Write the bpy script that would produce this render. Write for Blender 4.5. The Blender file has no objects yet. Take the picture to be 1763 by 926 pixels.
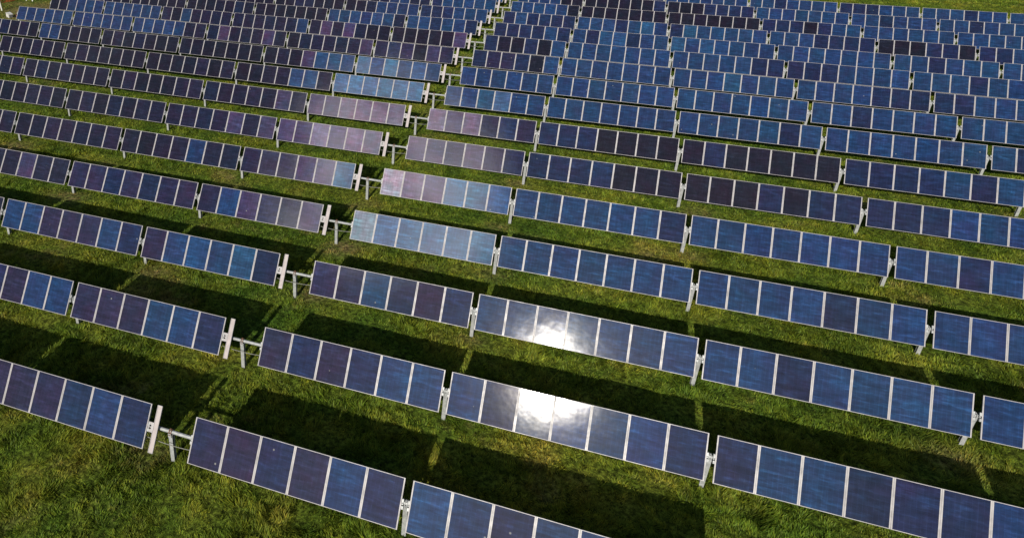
import bpy, bmesh, math, random
import numpy as np
from mathutils import Vector, Matrix

random.seed(7)
rng = np.random.default_rng(7)
scene = bpy.context.scene
COL = scene.collection

# ---------------------------------------------------------------- site survey (all in "module widths", S metres each)
S = 1.25
GAP, AISLE, PITCH_Y, HALF, POST_H = 0.1975, 1.4284, 4.2307, 1.2348 / 2, 1.1864
TILT = math.radians(55.657)
ZX, ZXX = 0.032266, 3.508e-5
POST_X = 0.677
ROWS = range(-1, 15)               # 0 is the lowest row the photograph shows
ZR = [0.21, 0.135, 0.067, 0.0, 0.009, -0.058, -0.078, -0.134, -0.207, -0.259, -0.288, -0.375, -0.439, -0.51, -0.52, -0.56]
DX = [0.0, 0.0, -0.0165, 0.0335, -0.0206, -0.0264, -0.005, -0.0277, 0.0221, -0.0512, -0.0047, -0.0151, 0.0203, 0.011, 0.04, 0.0]
DT = [0.004, 0.0, 0.011, -0.0213, -0.0095, -0.0032, 0.0038, -0.0013, 0.0062, 0.0032, 0.0036, 0.0049, 0.0031, -0.0019, 0.0013, 0.0]


def zcross(x):
    x = np.clip(x, -75.0, 75.0)
    return ZX * x + ZXX * x * x


def ground_z(x, y):
    """terrain height (metres) at x, y (metres)"""
    x = np.asarray(x, float) / S
    y = np.asarray(y, float) / S
    ys = (np.arange(len(ZR)) - 1) * PITCH_Y
    z = np.interp(y, ys, ZR)
    return (z + zcross(x) - POST_H) * S


# ---------------------------------------------------------------- helpers
def new_mat(name):
    m = bpy.data.materials.new(name)
    m.use_nodes = True
    nt = m.node_tree
    for n in list(nt.nodes):
        nt.nodes.remove(n)
    out = nt.nodes.new('ShaderNodeOutputMaterial')
    return m, nt, out


def N(nt, kind, **kw):
    n = nt.nodes.new(kind)
    for k, v in kw.items():
        if k.startswith('i_'):
            n.inputs[k[2:].replace('_', ' ')].default_value = v
        else:
            setattr(n, k, v)
    return n


def L(nt, a, ao, b, bi):
    nt.links.new(a.outputs[ao], b.inputs[bi])


def ramp(nt, stops, interp='LINEAR'):
    n = nt.nodes.new('ShaderNodeValToRGB')
    cr = n.color_ramp
    cr.interpolation = interp
    while len(cr.elements) > 1:
        cr.elements.remove(cr.elements[-1])
    cr.elements[0].position = stops[0][0]
    cr.elements[0].color = stops[0][1]
    for p, c in stops[1:]:
        e = cr.elements.new(p)
        e.color = c
    return n


def g4(v):
    return (v, v, v, 1.0)


def box(bm, x0, x1, y0, y1, z0, z1, mi=0, M=None):
    vs = [bm.verts.new((x, y, z)) for x in (x0, x1) for y in (y0, y1) for z in (z0, z1)]
    if M is not None:
        for v in vs:
            v.co = M @ v.co
    idx = [(0, 1, 3, 2), (4, 6, 7, 5), (0, 4, 5, 1), (2, 3, 7, 6), (0, 2, 6, 4), (1, 5, 7, 3)]
    for f in idx:
        fc = bm.faces.new([vs[i] for i in f])
        fc.material_index = mi
    return vs


def tube(bm, a, b, r, n=10, mi=0, cap=True):
    a, b = Vector(a), Vector(b)
    d = (b - a).normalized()
    u = d.orthogonal().normalized()
    w = d.cross(u)
    ra, rb = [], []
    for i in range(n):
        t = 2 * math.pi * (i + .5) / n
        o = (u * math.cos(t) + w * math.sin(t)) * r
        ra.append(bm.verts.new(a + o))
        rb.append(bm.verts.new(b + o))
    for i in range(n):
        j = (i + 1) % n
        f = bm.faces.new((ra[i], ra[j], rb[j], rb[i]))
        f.material_index = mi
        f.smooth = n > 8
    if cap:
        bm.faces.new(list(reversed(ra))).material_index = mi
        bm.faces.new(rb).material_index = mi


def to_mesh(name, bm, mats):
    bmesh.ops.recalc_face_normals(bm, faces=bm.faces)
    me = bpy.data.meshes.new(name)
    bm.to_mesh(me)
    bm.free()
    for m in mats:
        me.materials.append(m)
    return me


def obj(name, me, parent=None, loc=(0, 0, 0), rot=(0, 0, 0)):
    o = bpy.data.objects.new(name, me)
    COL.objects.link(o)
    o.location = loc
    o.rotation_euler = rot
    if parent is not None:
        o.parent = parent
    return o


def tag(o, label=None, cat=None, group=None, kind=None):
    if label:
        o['label'] = label
    if cat:
        o['category'] = cat
    if group:
        o['group'] = group
    if kind:
        o['kind'] = kind
    return o


# ---------------------------------------------------------------- materials
def metal_mat(name, col, rough=.45, metallic=.0, dirt=.25, scale=6.0):
    m, nt, out = new_mat(name)
    p = N(nt, 'ShaderNodeBsdfPrincipled')
    tc = N(nt, 'ShaderNodeNewGeometry')
    nz = N(nt, 'ShaderNodeTexNoise', i_Scale=scale, i_Detail=5.0, i_Roughness=.65)
    L(nt, tc, 'Position', nz, 'Vector')
    a = tuple(c * (1 - dirt) for c in col) + (1,)
    b = tuple(min(1, c * (1 + dirt * .5)) for c in col) + (1,)
    r = ramp(nt, [(.3, a), (.7, b)])
    L(nt, nz, 'Fac', r, 'Fac')
    L(nt, r, 'Color', p, 'Base Color')
    rr = ramp(nt, [(.3, g4(rough + .12)), (.7, g4(rough - .08))])
    L(nt, nz, 'Fac', rr, 'Fac')
    L(nt, rr, 'Color', p, 'Roughness')
    p.inputs['Metallic'].default_value = metallic
    L(nt, p, 'BSDF', out, 'Surface')
    return m


M_FRAME = metal_mat('anodised_frame', (.41, .395, .405), .42, 0, .3, 3)
M_GALV = metal_mat('galvanised_steel', (.43, .45, .455), .5, .15, .35, 9)
M_BACK = metal_mat('panel_back', (.11, .11, .12), .6, 0, .2, 3)
M_PLATE = metal_mat('pale_plate', (.46, .41, .41), .5, 0, .2, 4)
M_RUST = metal_mat('rusty_steel', (.25, .13, .08), .7, .2, .5, 22)
M_CABLE = metal_mat('cable_sheath', (.26, .26, .23), .6, 0, .3, 5)
M_NET = metal_mat('orange_net', (.62, .10, .035), .75, 0, .45, 5)
M_PINKNET = metal_mat('faded_net', (.55, .20, .15), .75, 0, .4, 7)
M_WHITE = metal_mat('white_paint', (.68, .67, .64), .5, 0, .2, 5)
M_GREY = metal_mat('grey_vent', (.26, .27, .27), .6, 0, .3, 8)


def glass_mat():
    m, nt, out = new_mat('thin_film_glass')
    p = N(nt, 'ShaderNodeBsdfPrincipled')
    oi = N(nt, 'ShaderNodeObjectInfo')
    tc = N(nt, 'ShaderNodeTexCoord')
    off = N(nt, 'ShaderNodeVectorMath', operation='MULTIPLY_ADD')
    comb = N(nt, 'ShaderNodeCombineXYZ')
    L(nt, oi, 'Random', comb, 'X')
    L(nt, oi, 'Random', comb, 'Y')
    L(nt, oi, 'Random', comb, 'Z')
    off.inputs[1].default_value = (37, 53, 71)
    L(nt, comb, 'Vector', off, 0)
    L(nt, tc, 'Object', off, 2)
    # film colour and painted sky reflection: large soft blotches, some violet, some blue
    geo = N(nt, 'ShaderNodeNewGeometry')
    n1 = N(nt, 'ShaderNodeTexNoise', i_Scale=1.05, i_Detail=3.0, i_Roughness=.55)
    L(nt, geo, 'Position', n1, 'Vector')
    hue = ramp(nt, [(.28, (1.35, .80, .92, 1)), (.48, (1, .98, 1, 1)), (.68, (.72, 1.22, 1.18, 1))])
    L(nt, n1, 'Fac', hue, 'Fac')
    mul = N(nt, 'ShaderNodeMix', data_type='RGBA', blend_type='MULTIPLY')
    mul.inputs['Factor'].default_value = .7
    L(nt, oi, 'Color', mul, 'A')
    L(nt, hue, 'Color', mul, 'B')
    # horizontal and vertical streaks, reflected sky painted into the colour
    mp = N(nt, 'ShaderNodeMapping')
    mp.inputs['Scale'].default_value = (1.3, 6.5, 1)
    L(nt, off, 'Vector', mp, 'Vector')
    n2 = N(nt, 'ShaderNodeTexNoise', i_Scale=1.0, i_Detail=4.0, i_Roughness=.6)
    L(nt, mp, 'Vector', n2, 'Vector')
    s2 = ramp(nt, [(.30, g4(.62)), (.5, g4(1.0)), (.68, g4(1.42))])
    L(nt, n2, 'Fac', s2, 'Fac')
    mul2 = N(nt, 'ShaderNodeMix', data_type='RGBA', blend_type='MULTIPLY')
    mul2.inputs['Factor'].default_value = .85
    L(nt, mul, 'Result', mul2, 'A')
    L(nt, s2, 'Color', mul2, 'B')
    mp3 = N(nt, 'ShaderNodeMapping')
    mp3.inputs['Scale'].default_value = (7, 1.1, 1)
    L(nt, off, 'Vector', mp3, 'Vector')
    n3 = N(nt, 'ShaderNodeTexNoise', i_Scale=1.0, i_Detail=3.0, i_Roughness=.6)
    L(nt, mp3, 'Vector', n3, 'Vector')
    s3 = ramp(nt, [(.35, g4(.8)), (.55, g4(1.0)), (.75, g4(1.35))])
    L(nt, n3, 'Fac', s3, 'Fac')
    mul3 = N(nt, 'ShaderNodeMix', data_type='RGBA', blend_type='MULTIPLY')
    mul3.inputs['Factor'].default_value = .7
    L(nt, mul2, 'Result', mul3, 'A')
    L(nt, s3, 'Color', mul3, 'B')
    # dried dust film
    n4 = N(nt, 'ShaderNodeTexNoise', i_Scale=3.2, i_Detail=7.0, i_Roughness=.7)
    L(nt, off, 'Vector', n4, 'Vector')
    dr = ramp(nt, [(.52, g4(0.0)), (.80, g4(.05))])
    L(nt, n4, 'Fac', dr, 'Fac')
    dust = N(nt, 'ShaderNodeMix', data_type='RGBA', blend_type='MIX')
    dust.inputs['B'].default_value = (.17, .20, .25, 1)
    L(nt, dr, 'Color', dust, 'Factor')
    L(nt, mul3, 'Result', dust, 'A')
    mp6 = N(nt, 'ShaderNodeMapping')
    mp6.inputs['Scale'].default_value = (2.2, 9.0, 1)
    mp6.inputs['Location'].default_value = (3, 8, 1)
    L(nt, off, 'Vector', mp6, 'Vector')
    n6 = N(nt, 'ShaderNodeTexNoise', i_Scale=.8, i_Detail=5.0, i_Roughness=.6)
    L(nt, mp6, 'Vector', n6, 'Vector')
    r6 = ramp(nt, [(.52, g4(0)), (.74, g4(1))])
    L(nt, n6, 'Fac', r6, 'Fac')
    sheen_streak = N(nt, 'ShaderNodeMix', data_type='RGBA', blend_type='MULTIPLY')  # light blue streaks of reflected sheen, painted into the colour
    sheen_streak.inputs['B'].default_value = (1.6, 1.95, 1.95, 1)
    L(nt, r6, 'Color', sheen_streak, 'Factor')
    L(nt, dust, 'Result', sheen_streak, 'A')
    vr = N(nt, 'ShaderNodeTexVoronoi', i_Scale=1.1)
    L(nt, off, 'Vector', vr, 'Vector')
    spot = ramp(nt, [(.028, g4(.55)), (.045, g4(0))])
    L(nt, vr, 'Distance', spot, 'Fac')
    sp = N(nt, 'ShaderNodeMix', data_type='RGBA', blend_type='MIX')
    sp.inputs['B'].default_value = (.34, .34, .32, 1)
    L(nt, spot, 'Color', sp, 'Factor')
    L(nt, sheen_streak, 'Result', sp, 'A')
    # faint scribe lines between the cells
    br = N(nt, 'ShaderNodeTexBrick', offset=0.0, squash=1.0)
    br.inputs['Color1'].default_value = g4(1)
    br.inputs['Color2'].default_value = g4(.9)
    br.inputs['Mortar'].default_value = (1.32, 1.36, 1.36, 1)
    br.inputs['Scale'].default_value = 1.0
    br.inputs['Mortar Size'].default_value = .007
    br.inputs['Brick Width'].default_value = .146
    br.inputs['Row Height'].default_value = .25
    L(nt, tc, 'Object', br, 'Vector')
    gl = N(nt, 'ShaderNodeMix', data_type='RGBA', blend_type='MULTIPLY')
    gl.inputs['Factor'].default_value = .8
    L(nt, sp, 'Result', gl, 'A')
    L(nt, br, 'Color', gl, 'B')
    L(nt, gl, 'Result', p, 'Base Color')
    rr = ramp(nt, [(.3, g4(.045)), (.75, g4(.056))])
    L(nt, n4, 'Fac', rr, 'Fac')
    L(nt, rr, 'Color', p, 'Roughness')
    p.inputs['Specular IOR Level'].default_value = .75
    b = N(nt, 'ShaderNodeBump')
    b.inputs['Strength'].default_value = .16
    b.inputs['Distance'].default_value = .012
    n5 = N(nt, 'ShaderNodeTexNoise', i_Scale=1.7, i_Detail=2.0)
    L(nt, off, 'Vector', n5, 'Vector')
    L(nt, n5, 'Fac', b, 'Height')
    L(nt, b, 'Normal', p, 'Normal')
    L(nt, p, 'BSDF', out, 'Surface')
    return m


M_GLASS = glass_mat()


def grass_colour(nt):
    """patchy lawn colour driven by the place on the ground"""
    geo = N(nt, 'ShaderNodeNewGeometry')
    n1 = N(nt, 'ShaderNodeTexNoise', i_Scale=.42, i_Detail=5.0, i_Roughness=.62)
    n2 = N(nt, 'ShaderNodeTexNoise', i_Scale=.11, i_Detail=4.0, i_Roughness=.6)
    n3 = N(nt, 'ShaderNodeTexNoise', i_Scale=.23, i_Detail=6.0, i_Roughness=.7)
    for n in (n1, n2):
        L(nt, geo, 'Position', n, 'Vector')
    mp = N(nt, 'ShaderNodeMapping')
    mp.inputs['Location'].default_value = (31, 17, 5)
    L(nt, geo, 'Position', mp, 'Vector')
    L(nt, mp, 'Vector', n3, 'Vector')
    c1 = ramp(nt, [(.28, (.062, .112, .014, 1)), (.45, (.108, .164, .018, 1)), (.60, (.172, .212, .027, 1)), (.75, (.275, .268, .050, 1))])
    L(nt, n1, 'Fac', c1, 'Fac')
    c2 = ramp(nt, [(.35, (.75, .92, .85, 1)), (.65, (1.18, 1.06, 1.0, 1))])
    L(nt, n2, 'Fac', c2, 'Fac')
    mx = N(nt, 'ShaderNodeMix', data_type='RGBA', blend_type='MULTIPLY')
    mx.inputs['Factor'].default_value = 1
    L(nt, c1, 'Color', mx, 'A')
    L(nt, c2, 'Color', mx, 'B')
    dry = ramp(nt, [(.59, g4(0)), (.74, g4(.75))])
    L(nt, n3, 'Fac', dry, 'Fac')
    mx2 = N(nt, 'ShaderNodeMix', data_type='RGBA', blend_type='MIX')
    mx2.inputs['B'].default_value = (.27, .205, .085, 1)
    wr = N(nt, 'ShaderNodeAttribute', attribute_name='wear')
    nw = N(nt, 'ShaderNodeTexNoise', i_Scale=2.6, i_Detail=6.0, i_Roughness=.7)
    L(nt, geo, 'Position', nw, 'Vector')
    ws = N(nt, 'ShaderNodeMath', operation='MULTIPLY')
    L(nt, wr, 'Fac', ws, 0)
    wn = ramp(nt, [(.35, g4(.25)), (.6, g4(1.25))])
    L(nt, nw, 'Fac', wn, 'Fac')
    L(nt, wn, 'Color', ws, 1)
    mxm = N(nt, 'ShaderNodeMath', operation='MAXIMUM', use_clamp=True)
    L(nt, dry, 'Color', mxm, 0)
    L(nt, ws, 'Value', mxm, 1)
    L(nt, mxm, 'Value', mx2, 'Factor')
    L(nt, mx, 'Result', mx2, 'A')
    return mx2


def ground_mat():
    m, nt, out = new_mat('meadow_soil_and_thatch')
    p = N(nt, 'ShaderNodeBsdfPrincipled', i_Roughness=.95)
    p.inputs['Specular IOR Level'].default_value = .1
    col = grass_colour(nt)
    geo = N(nt, 'ShaderNodeNewGeometry')
    nf = N(nt, 'ShaderNodeTexNoise', i_Scale=5.5, i_Detail=7.0, i_Roughness=.75)
    L(nt, geo, 'Position', nf, 'Vector')
    cf = ramp(nt, [(.38, g4(.15)), (.50, g4(.7)), (.62, g4(1.7))])
    L(nt, nf, 'Fac', cf, 'Fac')
    mx = N(nt, 'ShaderNodeMix', data_type='RGBA', blend_type='MULTIPLY')
    mx.inputs['Factor'].default_value = 1
    L(nt, col, 'Result', mx, 'A')
    L(nt, cf, 'Color', mx, 'B')
    L(nt, mx, 'Result', p, 'Base Color')
    b = N(nt, 'ShaderNodeBump')
    b.inputs['Strength'].default_value = 1
    b.inputs['Distance'].default_value = .12
    L(nt, nf, 'Fac', b, 'Height')
    L(nt, b, 'Normal', p, 'Normal')
    L(nt, p, 'BSDF', out, 'Surface')
    return m


def blade_mat():
    m, nt, out = new_mat('grass_blade')
    col = grass_colour(nt)
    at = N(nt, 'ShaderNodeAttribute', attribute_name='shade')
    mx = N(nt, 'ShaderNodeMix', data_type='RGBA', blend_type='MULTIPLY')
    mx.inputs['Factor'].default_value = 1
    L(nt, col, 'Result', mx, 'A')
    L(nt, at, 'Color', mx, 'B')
    d = N(nt, 'ShaderNodeBsdfPrincipled', i_Roughness=.6)
    d.inputs['Specular IOR Level'].default_value = .25
    L(nt, mx, 'Result', d, 'Base Color')
    t = N(nt, 'ShaderNodeBsdfTranslucent')
    L(nt, mx, 'Result', t, 'Color')
    ms = N(nt, 'ShaderNodeMixShader')
    ms.inputs[0].default_value = .3
    L(nt, d, 'BSDF', ms, 1)
    L(nt, t, 'BSDF', ms, 2)
    L(nt, ms, 'Shader', out, 'Surface')
    return m


# ---------------------------------------------------------------- worn, dry ground at post feet and where people walk: (x, y, radius, strength)
def foot(r, x, dx=0.0, dy=-.25, rad=.55, k=1.0):
    return ((x + dx) * S, (r * PITCH_Y + dy) * S, rad * S, k)


_g = GAP / 2
WEAR = [foot(2, POST_X, .5, -.1, .75, 1.0), foot(2, POST_X, .1, -.5, .6, .7), foot(1, POST_X, .5, .5, .7, .8), foot(2, -13 - 1.5 * GAP, .2, -.3, .7, .9),
        foot(2, -13 - 1.5 * GAP, -.6, -.35, .6, .7), foot(1, -6 - _g, .7, -.35, .7, .8), foot(1, -6 - _g, 1.7, -.6, .6, .5), foot(0, -6 - _g, 1.0, 2.6, .8, .5),
        foot(3, AISLE + 6 + _g, 1.2, -1.3, .8, .7), foot(3, AISLE + 6 + _g, 2.8, -1.9, .7, .8), foot(4, AISLE + 6 + _g, 2.5, -1.2, .9, .5),
        foot(3, AISLE + 13 + 1.5 * GAP, -1.2, -.6, .8, .6), foot(3, -20 - 2.5 * GAP, .3, -.7, 1.0, .9), foot(2, AISLE + 6 + _g, 2, 2.2, .8, .6),
        foot(5, POST_X, .3, -.2, .6, .5), foot(3, POST_X, .3, -.3, .6, .5), foot(7, POST_X, .3, -.3, .6, .6), foot(9, POST_X, .3, -.3, .8, .5),
        (-44.0 * S, 38.4 * S, 2.8 * S, 1.0), (-46.6 * S, 40.6 * S, 2.0 * S, .6), (-42.6 * S, 36.5 * S, 2.0 * S, 1.0), (-42.6 * S, 40.6 * S, 3.2 * S, .95)]

_w = random.Random(4)
for _r in range(-1, 15):
    for _x in (-27.7, -20.5, -13.3, -6.1, POST_X, 7.53, 14.72, 21.9, 29.1):
        if _w.random() < .45:
            WEAR.append(foot(_r, _x, _w.uniform(-.5, .9), _w.uniform(-.9, .1), _w.uniform(.4, .9), _w.uniform(.3, .7)))


def wear(x, y):
    w = np.zeros(np.shape(x))
    for px, py, rad, k in WEAR:
        w = np.maximum(w, k * np.exp(-(((x - px) / rad) ** 2 + ((y - py) / (rad * .7)) ** 2)))
    return w


# ---------------------------------------------------------------- terrain: one sheet to the horizon
def axis(lo, hi, step):
    a = list(np.arange(lo, hi + .01, step))
    out_l, out_r, d, l, r = [], [], step, lo, hi
    while l > -2500:
        d *= 1.5
        l -= d
        r += d
        out_l.append(l)
        out_r.append(r)
    return np.array(sorted(out_l) + a + out_r)


xs, ys = axis(-75, 75, .6), axis(-20, 105, .6)
X, Y = np.meshgrid(xs, ys)
Z = ground_z(X, Y) + .03 * np.sin(X * .9 + 1.3 * np.sin(Y * .31)) * np.sin(Y * .7 + X * .13)
nx, ny = len(xs), len(ys)
verts = np.stack([X.ravel(), Y.ravel(), Z.ravel()], 1)
faces = [(j * nx + i, j * nx + i + 1, (j + 1) * nx + i + 1, (j + 1) * nx + i) for j in range(ny - 1) for i in range(nx - 1)]
gm = bpy.data.meshes.new('ground')
gm.from_pydata(verts.tolist(), [], faces)
wa = gm.color_attributes.new('wear', 'FLOAT_COLOR', 'POINT')
wv = wear(X.ravel(), Y.ravel())
wa.data.foreach_set('color', np.stack([wv, wv, wv, np.ones_like(wv)], 1).astype(np.float32).reshape(-1))
gm.materials.append(ground_mat())
gm.polygons.foreach_set('use_smooth', [True] * len(faces))
tag(obj('ground', gm), 'grassy ground under and around the solar panels', kind='structure')


# ---------------------------------------------------------------- grass: one mass of blades
def value_noise(x, y, cell, seed):
    r = np.random.default_rng(seed)
    T = r.random((256, 256))
    fx, fy = x / cell, y / cell
    ix, iy = np.floor(fx).astype(int), np.floor(fy).astype(int)
    tx, ty = fx - ix, fy - iy
    tx, ty = tx * tx * (3 - 2 * tx), ty * ty * (3 - 2 * ty)
    a = T[ix % 256, iy % 256]
    b = T[(ix + 1) % 256, iy % 256]
    c = T[ix % 256, (iy + 1) % 256]
    d = T[(ix + 1) % 256, (iy + 1) % 256]
    return (a * (1 - tx) + b * tx) * (1 - ty) + (c * (1 - tx) + d * tx) * ty


def make_grass():
    A, B, C, D = (np.array(q) * S for q in ((-6.0, -11.5), (27, 0), (55, 80), (-58, 43)))
    ncand = 6200000
    # bilinear sampling of the meadow in view, thinned with distance from the near edge
    u, v = rng.random(ncand), rng.random(ncand) ** 1.55
    P = (A[None] * (1 - u)[:, None] + B[None] * u[:, None]) * (1 - v)[:, None] + (D[None] * (1 - u)[:, None] + C[None] * u[:, None]) * v[:, None]
    clump = value_noise(P[:, 0], P[:, 1], .33, 1) * .6 + value_noise(P[:, 0], P[:, 1], .85, 2) * .4
    keep = rng.random(ncand) < np.clip((clump - .25) * 1.15, .07, 1) * .75
    P, clump, v = P[keep], clump[keep], v[keep]
    wr = wear(P[:, 0], P[:, 1])
    k2 = rng.random(len(P)) > wr * .8
    P, clump, v, wr = P[k2], clump[k2], v[k2], wr[k2]
    n = len(P)
    tall = value_noise(P[:, 0], P[:, 1], 2.6, 3)
    h = (1 - .5 * wr) * (.04 + .19 * clump * (.35 + 1.0 * tall)) * (.6 + .8 * rng.random(n))
    w = (.012 + .012 * rng.random(n)) * (1 + 1.4 * v)
    ang = rng.random(n) * 2 * np.pi
    lean_dir = value_noise(P[:, 0], P[:, 1], .6, 4) * 4 * np.pi + rng.normal(0, .7, n)
    lean = h * (.35 + .7 * rng.random(n))
    z = ground_z(P[:, 0], P[:, 1]) - .02
    base = np.stack([P[:, 0], P[:, 1], z], 1)
    side = np.stack([np.cos(ang), np.sin(ang), np.zeros(n)], 1) * w[:, None]
    tip = base + np.stack([np.cos(lean_dir) * lean, np.sin(lean_dir) * lean, h], 1)
    V = np.empty((n, 3, 3), np.float32)
    V[:, 0] = base - side
    V[:, 1] = base + side
    V[:, 2] = tip
    me = bpy.data.meshes.new('grass')
    me.vertices.add(3 * n)
    me.vertices.foreach_set('co', V.reshape(-1))
    me.loops.add(3 * n)
    me.loops.foreach_set('vertex_index', np.arange(3 * n, dtype=np.int32))
    me.polygons.add(n)
    me.polygons.foreach_set('loop_start', np.arange(0, 3 * n, 3, dtype=np.int32))
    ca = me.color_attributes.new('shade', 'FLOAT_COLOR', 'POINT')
    k = (.5 + .75 * rng.random(n)) * (.55 + .9 * (.15 + 1.25 * np.clip(value_noise(P[:, 0], P[:, 1], .24, 9) * .6 + value_noise(P[:, 0], P[:, 1], .55, 11) * .4 - .12, 0, 1)) * 1.12)
    yel = rng.random(n) ** 2
    col = np.stack([k * (.85 + .5 * yel), k * (.95 + .15 * yel), k * (1 - .2 * yel), np.ones(n)], 1).astype(np.float32)
    col3 = np.repeat(col[:, None, :], 3, axis=1)
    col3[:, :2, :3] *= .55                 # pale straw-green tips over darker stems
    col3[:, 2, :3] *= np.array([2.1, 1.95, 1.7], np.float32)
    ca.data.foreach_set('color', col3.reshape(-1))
    wa = me.color_attributes.new('wear', 'FLOAT_COLOR', 'POINT')
    wc = np.stack([wr, wr, wr, np.ones(n)], 1).astype(np.float32)
    wa.data.foreach_set('color', np.repeat(wc, 3, axis=0).reshape(-1))
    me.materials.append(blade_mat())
    me.update()
    me.validate()
    o = obj('grass', me)
    tag(o, 'uncut green grass growing between and in front of the panel rows', 'grass', kind='stuff')
    return n


n_blades = make_grass()
print('blades', n_blades)

# ---------------------------------------------------------------- shared meshes
W, LEN = 1.0 * S, 2 * HALF * S


def module_mesh():
    bm = bmesh.new()
    hx, hy = W / 2 - .003, LEN / 2
    fs, fe, t = .041, .019, .035          # wide side rails, thin top and bottom rails
    gz = -.007
    box(bm, -hx, -hx + fs, -hy, hy, -t, 0, 0)
    box(bm, hx - fs, hx, -hy, hy, -t, 0, 0)
    box(bm, -hx + fs, hx - fs, -hy, -hy + fe, -t, -.002, 0)
    box(bm, -hx + fs, hx - fs, hy - fe, hy, -t, -.002, 0)
    box(bm, -hx + fs, hx - fs, -hy + fe, hy - fe, gz - .008, gz, 1)
    # cable box on the back
    box(bm, -.08, .08, hy - .32, hy - .2, -.034, gz - .009, 2)
    return to_mesh('solar_module', bm, [M_FRAME, M_GLASS, M_BACK])


ME_MODULE = module_mesh()


def table_mesh(n):
    """purlins, cross rails and tube saddles under n modules"""
    bm = bmesh.new()
    hx = n * W / 2
    for y in (-.30, .30):
        box(bm, -hx + .02, hx - .02, y * LEN - .025, y * LEN + .025, -.085, -.037, 0)
    for i in range(n + 1):
        x = -hx + i * W
        x = min(max(x, -hx + .06), hx - .06)
        box(bm, x - .025, x + .025, -.40 * LEN, .40 * LEN, -.13, -.087, 0)
    for x in (-hx + .05, hx - .05):
        box(bm, x - .05, x + .05, -.07, .07, -.17, -.132, 0)
    # small lugs that show in the gap between tables
    for sx in (-1, 1):
        x = sx * (hx + .028)
        box(bm, x - .026, x + .04, -.16, -.06, -.10, -.02, 0)
        box(bm, x - .026, x + .03, .03, .15, -.10, -.02, 0)
        box(bm, x - .026, x + .014, -.03, .01, -.09, -.03, 0)
    return to_mesh('panel_table', bm, [M_GALV])


ME_TABLE = {n: table_mesh(n) for n in (3, 6, 7)}
TUBE_R, TUBE_OFF = .062, .20


def post_mesh(h):
    bm = bmesh.new()
    b, d, t = .15, .15, .014
    z1 = h - .11
    box(bm, -b / 2, b / 2, -d / 2, -d / 2 + t, -.25, z1)
    box(bm, -b / 2, b / 2, d / 2 - t, d / 2, -.25, z1)
    box(bm, -t / 2, t / 2, -d / 2 + t, d / 2 - t, -.25, z1)
    box(bm, -b / 2 - .01, b / 2 + .01, -d / 2 - .01, d / 2 + .01, z1, z1 + .015)
    return to_mesh('support_post', bm, [M_GALV])


def bearing_mesh(ring_mat):
    bm = bmesh.new()
    n = 12
    for x0, x1 in ((-.05, -.025), (.025, .05)):
        for i in range(n):
            a0, a1 = 2 * math.pi * i / n, 2 * math.pi * (i + 1) / n
            q = []
            for x in (x0, x1):
                for a in (a0, a1):
                    for r in (.066, .105):
                        q.append(bm.verts.new((x, math.cos(a) * r, math.sin(a) * r)))
            for f in ((0, 1, 3, 2), (4, 6, 7, 5), (1, 5, 7, 3), (0, 2, 6, 4)):
                bm.faces.new([q[k] for k in f]).material_index = 1
    # saddle cheeks and bolts
    for y in (-.105, .105):
        box(bm, -.06, .06, y - .012, y + .012, -.17, .0, 0)
    box(bm, -.06, .06, -.09, .09, -.17, -.15, 0)
    for y in (-.13, .13):
        tube(bm, (-.035, y, -.05), (.035, y, -.05), .014, 6, 1)
    box(bm, -.022, .022, -.02, .02, .106, .14, 1)
    return to_mesh('bearing', bm, [M_GALV, ring_mat])


ME_BEAR = bearing_mesh(M_GALV)
ME_BEAR_RUST = bearing_mesh(M_RUST)
ME_POST = post_mesh(POST_H * S - .10)


def strip_mesh():
    bm = bmesh.new()
    w, l = .155 * S / 2, LEN * 1.05 / 2
    box(bm, -w, w, -l, l, -.03, 0)
    r = .018
    box(bm, -w, -w + r, -l, l, .0005, .016, 1)
    box(bm, w - r, w, -l, l, .0005, .016, 1)
    box(bm, -w + r, w - r, -l, -l + r, .0005, .014, 1)
    box(bm, -w + r, w - r, l - r, l, .0005, .014, 1)
    box(bm, -.03, .03, -.09, .09, -.14, -.031, 1)
    return to_mesh('cover_strip', bm, [M_PLATE, M_FRAME])


ME_STRIP = strip_mesh()


def bracket_mesh():
    """the slotted plate between the last table and the pale strip"""
    bm = bmesh.new()
    w, l = .20 * S, .17
    x0, x1 = -.01, w
    box(bm, x0, x1, -l, -.07, -.05, -.035)
    box(bm, x0, x1, .075, l, -.05, -.035)
    box(bm, x0 + .13, x1, -.07, .075, -.05, -.036)
    box(bm, x0, x0 + .05, -.07, .075, -.05, -.036)
    box(bm, x0 + .05, x0 + .13, -.012, .018, -.05, -.036)
    return to_mesh('mounting_bracket', bm, [M_FRAME])


ME_BRACKET = bracket_mesh()

# ---------------------------------------------------------------- module film colour; pale and pink tones have sky reflection painted in
FILM_SHEEN = {
    'd': (.0100, .0085, .0185),   # near-black violet
    'v': (.0190, .0160, .0440),   # violet
    'n': (.0120, .0175, .0530),   # navy
    'b': (.0135, .0325, .0930),   # blue
    'B': (.0165, .0500, .1250),   # bright blue
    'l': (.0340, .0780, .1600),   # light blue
    'p': (.0420, .0285, .0740),   # plum
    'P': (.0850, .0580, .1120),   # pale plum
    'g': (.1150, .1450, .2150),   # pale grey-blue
    'G': (.2050, .1800, .2500),   # palest
}
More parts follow.
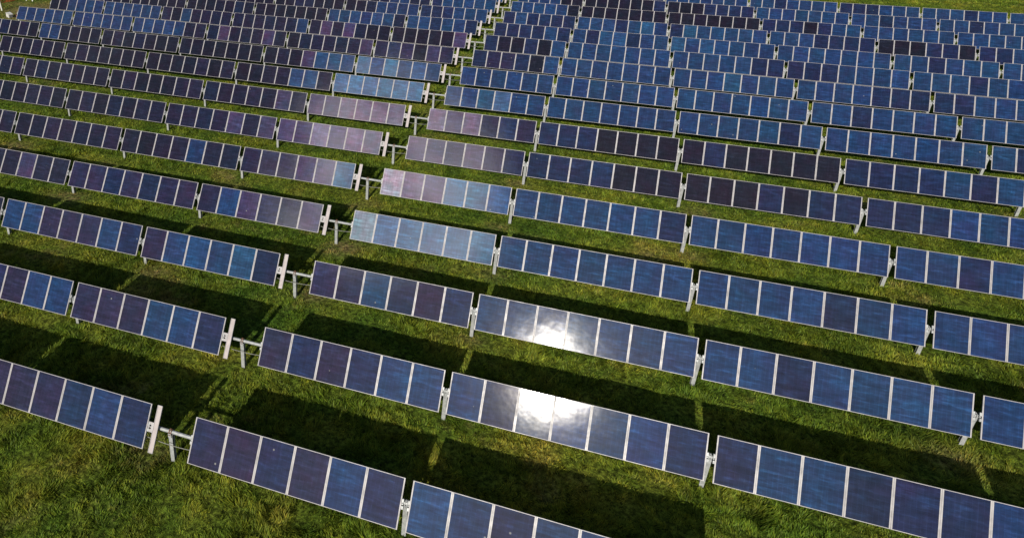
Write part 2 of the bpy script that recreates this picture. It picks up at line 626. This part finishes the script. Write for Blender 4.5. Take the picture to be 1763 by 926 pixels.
# read from the aisle outwards: left half leftwards, right half rightwards
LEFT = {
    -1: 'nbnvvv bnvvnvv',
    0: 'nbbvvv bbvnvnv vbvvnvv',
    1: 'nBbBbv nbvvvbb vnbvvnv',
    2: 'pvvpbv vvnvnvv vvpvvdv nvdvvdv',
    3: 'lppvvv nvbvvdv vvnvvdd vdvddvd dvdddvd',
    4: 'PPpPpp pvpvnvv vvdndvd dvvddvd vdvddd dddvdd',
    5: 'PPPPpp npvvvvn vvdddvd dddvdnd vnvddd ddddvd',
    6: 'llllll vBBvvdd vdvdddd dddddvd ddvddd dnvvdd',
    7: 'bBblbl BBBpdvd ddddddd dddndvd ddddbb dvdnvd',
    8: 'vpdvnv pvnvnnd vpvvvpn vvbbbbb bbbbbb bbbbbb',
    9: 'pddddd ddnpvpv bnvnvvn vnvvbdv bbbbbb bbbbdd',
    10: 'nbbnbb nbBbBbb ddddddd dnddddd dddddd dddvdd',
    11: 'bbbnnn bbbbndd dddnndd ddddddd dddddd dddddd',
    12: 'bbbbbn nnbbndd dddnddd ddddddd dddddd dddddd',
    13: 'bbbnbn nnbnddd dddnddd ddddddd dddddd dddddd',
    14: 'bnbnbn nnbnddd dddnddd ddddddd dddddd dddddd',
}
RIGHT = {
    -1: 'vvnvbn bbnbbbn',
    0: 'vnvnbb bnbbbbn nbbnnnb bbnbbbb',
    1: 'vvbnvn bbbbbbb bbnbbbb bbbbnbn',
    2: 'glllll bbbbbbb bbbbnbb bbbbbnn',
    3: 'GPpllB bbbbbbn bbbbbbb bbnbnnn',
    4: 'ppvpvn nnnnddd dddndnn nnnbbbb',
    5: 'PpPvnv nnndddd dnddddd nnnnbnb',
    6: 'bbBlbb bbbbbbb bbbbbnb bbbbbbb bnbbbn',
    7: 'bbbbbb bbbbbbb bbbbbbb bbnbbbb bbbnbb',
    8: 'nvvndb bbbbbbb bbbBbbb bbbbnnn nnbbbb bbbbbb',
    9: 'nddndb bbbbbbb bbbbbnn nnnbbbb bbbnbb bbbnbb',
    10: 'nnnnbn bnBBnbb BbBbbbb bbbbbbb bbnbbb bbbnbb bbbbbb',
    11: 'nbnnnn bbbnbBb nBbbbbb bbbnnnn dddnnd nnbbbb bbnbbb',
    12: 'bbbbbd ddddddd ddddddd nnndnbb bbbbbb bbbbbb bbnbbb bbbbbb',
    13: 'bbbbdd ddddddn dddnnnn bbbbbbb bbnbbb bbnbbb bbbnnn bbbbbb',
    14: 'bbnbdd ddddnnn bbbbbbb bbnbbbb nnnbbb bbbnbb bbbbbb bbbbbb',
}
LABELS = {
    -1: 'row of solar panels four rows in front of the one with the palest silvery panel',
    0: 'row of solar panels three rows in front of the one with the palest silvery panel',
    1: 'row with a violet first panel right of the aisle, two in front of the palest',
    2: 'row with a run of pale grey-blue panels just right of its aisle post',
    3: 'row with the palest silvery panel just right of its aisle post',
    4: 'row directly behind the palest panel, pinkish left of the aisle, dark navy at right',
    5: 'row two behind the palest panel, with a dusty pink table left of the aisle',
    6: 'row three behind the palest panel, last table before the aisle all light blue',
    7: 'row four behind the palest panel, blue beside the aisle, dark violet farther left',
    8: 'row whose blue left end stands in the grass by the white box',
    9: 'row directly behind the one that ends by the white box',
    10: 'row second behind the one that ends by the white box',
    11: 'fourth row from the back, blue beside the aisle, near-black farther left',
    12: 'third row from the back, near-black in its second table right of the aisle',
    13: 'second row from the back, just in front of the rearmost row at the top edge',
    14: 'rearmost row of solar panels, along the top right edge with nothing behind it',
}


def film(ch, dark_mix=False):
    c = FILM_SHEEN[ch]
    if dark_mix and ch in 'vn':                     # outer left tables blend toward the near-black violet
        c = tuple(a * .4 + b * .6 for a, b in zip(c, FILM_SHEEN['d']))
    elif dark_mix and ch in 'bB':
        c = tuple(a * .75 + b * .25 for a, b in zip(c, FILM_SHEEN['v']))
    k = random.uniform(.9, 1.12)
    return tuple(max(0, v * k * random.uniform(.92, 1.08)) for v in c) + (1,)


def add_row(r):
    zr, dx, th = ZR[r + 1], DX[r + 1], TILT + DT[r + 1]
    gz = float(ground_z((POST_X + dx) * S, r * PITCH_Y * S))
    root = bpy.data.objects.new('solar_panel_row', None)
    COL.objects.link(root)
    root.empty_display_size = .3
    root.location = ((POST_X + dx) * S, r * PITCH_Y * S, gz)
    tag(root, LABELS[r], 'solar panel row', 'long rows of tilted solar panels')

    def local(x, s=0.0, n=0.0):
        """row coordinate x (module widths), s metres up the slope, n metres off the face"""
        return Vector(((x - POST_X) * S, s * math.cos(th) - n * math.sin(th),
                       (zr + float(zcross(x + dx))) * S - gz + s * math.sin(th) + n * math.cos(th)))

    def rot(x):
        return (th, -math.atan(ZX + 2 * ZXX * x), 0)

    tables, posts = [], []
    x = 0.0
    for seg in LEFT[r].split():
        n = len(seg)
        tables.append((x - n / 2, n, list(reversed(seg)), len(tables) >= (2 if r < 3 else 1)))
        x -= n + GAP
        posts.append(x + GAP / 2)
    x_left = x + GAP / 2 - .08
    x_right = POST_X + .2
    x = AISLE
    for seg in RIGHT.get(r, '').split():
        n = len(seg)
        tables.append((x + n / 2, n, list(seg), False))
        x += n + GAP
        posts.append(x - GAP / 2)
        x_right = x - GAP / 2 + .08
    for xc, n, seg, dark_mix in tables:
        t = obj('panel_table', ME_TABLE[n], root, local(xc), rot(xc))
        for i, ch in enumerate(seg):
            m = obj('solar_module', ME_MODULE, t, ((i - (n - 1) / 2) * W, 0, 0),
                    (random.gauss(0, .0035), random.gauss(0, .0035), 0))
            m.color = film(ch, dark_mix)
    # torque tube, bent gently along the ground
    bm = bmesh.new()
    xs_ = np.linspace(x_left, x_right, 9)
    for a, b in zip(xs_[:-1], xs_[1:]):
        tube(bm, local(a, 0, -TUBE_OFF), local(b, 0, -TUBE_OFF), TUBE_R, 8, cap=(a == xs_[0] or b == xs_[-1]))
    obj('torque_tube', to_mesh('torque_tube', bm, [M_GALV]), root)
    # posts with bearings
    for px in posts + [POST_X]:
        top = local(px, 0, -TUBE_OFF)
        ground = float(ground_z((px + dx) * S, r * PITCH_Y * S + top.y)) - gz
        p = obj('support_post', ME_POST, root, (top.x, top.y, 0), (0, 0, random.gauss(0, .03)))
        hgt = top.z - ground
        p.location.z = ground
        p.scale.z = hgt / (POST_H * S - .10)
        bg = obj('bearing', ME_BEAR_RUST if px == POST_X else ME_BEAR, p, (0, 0, POST_H * S - .10))
    # pale strip, slotted plate and cable at the aisle
    obj('cover_strip', ME_STRIP, root, local(.268, -.012, .012), rot(0))
    obj('mounting_bracket', ME_BRACKET, root, local(0), rot(0))
    bm = bmesh.new()
    x_end = AISLE + .3 if r in RIGHT else POST_X
    pts = []
    for i in range(13):
        t = i / 12
        xx = -.25 + (x_end + .25) * t
        q = local(xx, -.36, -.16)
        q.z -= .10 * math.sin(math.pi * t)
        pts.append(q)
    for a, b in zip(pts[:-1], pts[1:]):
        tube(bm, a, b, .014, 6)
    obj('cable', to_mesh('cable', bm, [M_CABLE]), root)
    return root


for r in ROWS:
    add_row(r)


# ---------------------------------------------------------------- the far left corner
def place(x, y):
    return Vector((x * S, y * S, float(ground_z(x * S, y * S))))


def bare_post(x, y, h, lean, label):
    bm = bmesh.new()
    b, t = .14, .014
    box(bm, -b / 2, b / 2, -b / 2, -b / 2 + t, -.25, h)
    box(bm, -b / 2, b / 2, b / 2 - t, b / 2, -.25, h)
    box(bm, -t / 2, t / 2, -b / 2 + t, b / 2 - t, -.25, h)
    box(bm, -b / 2 - .012, b / 2 + .012, -b / 2 - .012, b / 2 + .012, h, h + .014)
    o = obj('steel_post', to_mesh('steel_post', bm, [M_WHITE]), None, place(x, y), (lean[0], lean[1], .4))
    tag(o, label, 'post', 'bare posts standing in the grass at the far left')


bare_post(-45.9, 37.8, 1.45, (.03, -.08), 'bare pale post nearest the white box, at the left edge of the photo')
bare_post(-46.9, 42.2, 1.45, (.0, -.03), 'left one of two bare pale posts close together at the top left')
bare_post(-46.0, 42.1, 1.45, (.0, -.05), 'right one of two bare pale posts close together at the top left')


def net_mesh(path, height, lying, mat, seed):
    """rumpled plastic barrier net: a lattice of strands with real thickness"""
    r = random.Random(seed)
    bm = bmesh.new()
    nrow = 6
    rows_ = []
    for i, (px, py) in enumerate(path):
        lean = r.uniform(-.12, .12)
        col = []
        for j in range(nrow):
            f = j / (nrow - 1)
            q = place(px, py)
            if lying:
                q += Vector((f * height + r.uniform(-.04, .04), r.uniform(-.05, .05), .10 + .12 * r.random()))
            else:
                q += Vector((lean * f + r.uniform(-.02, .02), r.uniform(-.03, .03), .05 + f * height * r.uniform(.8, 1.05)))
            col.append(q)
        rows_.append(col)
    for i in range(len(rows_)):
        for j in range(nrow):
            if i + 1 < len(rows_):
                tube(bm, rows_[i][j], rows_[i + 1][j], .030, 5)
            if j + 1 < nrow:
                tube(bm, rows_[i][j], rows_[i][j + 1], .026, 5)
    return to_mesh('barrier_net', bm, [mat])


p1 = [(-48.6 + .06 * i + .05 * math.sin(i), 39.5 + .24 * i) for i in range(30)]
o = obj('barrier_net', net_mesh(p1, .8, False, M_NET, 3))
tag(o, 'long orange red strip of plastic barrier net across the grass at the top left', 'barrier net')
p2 = [(-42.9 + .14 * i, 36.35 - .07 * i + .06 * math.sin(2 * i)) for i in range(16)]
o = obj('barrier_net', net_mesh(p2, .5, True, M_PINKNET, 5))
tag(o, 'short pinkish red heap of net lying between the white box and the blue panels', 'barrier net')

bm = bmesh.new()
box(bm, -.55, .55, -.32, .32, .08, .62)
box(bm, -.60, .60, -.37, .37, .621, .66)
for x in (-.45, .45):
    box(bm, x - .06, x + .06, -.3, .3, -.1, .079)
bx = obj('equipment_box', to_mesh('equipment_box', bm, [M_WHITE]), None, place(-43.15, 35.9), (0, .10, -.45))
bx.scale = (.75, .75, .75)
tag(bx, 'small white box with a grey vent, on the grass at the far left', 'box')
bm = bmesh.new()
box(bm, .5505, .575, -.26, .26, .14, .56)
for k in range(6):
    z = .17 + k * .065
    box(bm, .5755, .60, -.23, .23, z, z + .022)
obj('vent', to_mesh('vent', bm, [M_GREY]), bx)

# ---------------------------------------------------------------- sky and sun
SUN_EL, SUN_AZ = math.radians(27.8), math.radians(182.5)      # azimuth from +Y towards +X
sun_dir = Vector((math.sin(SUN_AZ) * math.cos(SUN_EL), math.cos(SUN_AZ) * math.cos(SUN_EL), math.sin(SUN_EL)))
sl = bpy.data.lights.new('sun', 'SUN')
sl.energy = 4.3
sl.angle = math.radians(.53)
sl.color = (1.0, .93, .82)
so = bpy.data.objects.new('sun', sl)
COL.objects.link(so)
so.location = (0, -60, 60)
so.rotation_euler = (-sun_dir).to_track_quat('-Z', 'Y').to_euler()

world = bpy.data.worlds.new('World')
scene.world = world
world.use_nodes = True
nt = world.node_tree
for n in list(nt.nodes):
    nt.nodes.remove(n)
wo = N(nt, 'ShaderNodeOutputWorld')
sky = N(nt, 'ShaderNodeTexSky', sky_type='NISHITA', sun_disc=False)
sky.sun_elevation = SUN_EL
sky.sun_rotation = SUN_AZ
sky.air_density = 1.0
sky.dust_density = .6
bg = N(nt, 'ShaderNodeBackground')
bg.inputs['Strength'].default_value = .05
L(nt, sky, 'Color', bg, 'Color')
# broken cloud, one bright bank near the sun
tc = N(nt, 'ShaderNodeTexCoord')
nz = N(nt, 'ShaderNodeTexNoise', i_Scale=3.2, i_Detail=6.0, i_Roughness=.6)
L(nt, tc, 'Generated', nz, 'Vector')
cover = ramp(nt, [(.52, g4(0)), (.70, g4(1))])
L(nt, nz, 'Fac', cover, 'Fac')
dot = N(nt, 'ShaderNodeVectorMath', operation='DOT_PRODUCT')
dot.inputs[1].default_value = Vector((-.285, -.735, .615)).normalized()
L(nt, tc, 'Generated', dot, 0)
bank = N(nt, 'ShaderNodeMapRange', interpolation_type='SMOOTHSTEP')
bank.inputs['From Min'].default_value = math.cos(math.radians(11))
bank.inputs['From Max'].default_value = math.cos(math.radians(3))
L(nt, dot, 'Value', bank, 'Value')
nz2 = N(nt, 'ShaderNodeTexNoise', i_Scale=9.0, i_Detail=5.0, i_Roughness=.6)
L(nt, tc, 'Generated', nz2, 'Vector')
r2 = ramp(nt, [(.38, g4(.15)), (.62, g4(1))])
L(nt, nz2, 'Fac', r2, 'Fac')
bk = N(nt, 'ShaderNodeMath', operation='MULTIPLY')
L(nt, bank, 'Result', bk, 0)
L(nt, r2, 'Color', bk, 1)
bks = N(nt, 'ShaderNodeMath', operation='MULTIPLY')
bks.inputs[1].default_value = 3.0
L(nt, bk, 'Value', bks, 0)
sm = N(nt, 'ShaderNodeMath', operation='MULTIPLY_ADD')
sm.inputs[1].default_value = .14
L(nt, cover, 'Color', sm, 0)
L(nt, bks, 'Value', sm, 2)
sep = N(nt, 'ShaderNodeSeparateXYZ')
L(nt, tc, 'Generated', sep, 'Vector')
hor = N(nt, 'ShaderNodeMapRange', interpolation_type='SMOOTHSTEP')
hor.inputs['From Min'].default_value = .0
hor.inputs['From Max'].default_value = .2
L(nt, sep, 'Z', hor, 'Value')
cm = N(nt, 'ShaderNodeMath', operation='MULTIPLY')
L(nt, sm, 'Value', cm, 0)
L(nt, hor, 'Result', cm, 1)
cb = N(nt, 'ShaderNodeBackground')
cb.inputs['Color'].default_value = (1, .96, .95, 1)
L(nt, cm, 'Value', cb, 'Strength')
add = N(nt, 'ShaderNodeAddShader')
L(nt, bg, 'Background', add, 0)
L(nt, cb, 'Background', add, 1)
L(nt, add, 'Shader', wo, 'Surface')

# ---------------------------------------------------------------- camera
cam = bpy.data.cameras.new('camera')
co = bpy.data.objects.new('camera', cam)
COL.objects.link(co)
yaw, pitch, roll = -0.34817, 0.437295, 0.022132
cy_, sy_, cp_, sp_ = math.cos(yaw), math.sin(yaw), math.cos(pitch), math.sin(pitch)
fwd = Vector((sy_ * cp_, cy_ * cp_, -sp_))
right = Vector((cy_, -sy_, 0))
up = right.cross(fwd)
r2_ = right * math.cos(roll) + up * math.sin(roll)
u2_ = -right * math.sin(roll) + up * math.cos(roll)
Mx = Matrix((r2_, u2_, -fwd)).transposed().to_4x4()
Mx.translation = Vector((10.35646, -16.72104, 16.14574)) * S
co.matrix_world = Mx
cam.sensor_fit = 'HORIZONTAL'
cam.sensor_width = 36
cam.lens = 1261.11 / 1763 * 36
cam.shift_x = (881.5 - 600) / 1763
cam.shift_y = -(463 - 253) / 1763
cam.clip_end = 6000
scene.camera = co

scene.view_settings.view_transform = 'Standard'
scene.view_settings.look = 'None'
scene.view_settings.exposure = 0
scene.view_settings.gamma = 1
scene.render.engine = 'CYCLES'
scene.cycles.use_denoising = True
scene.cycles.max_bounces = 5
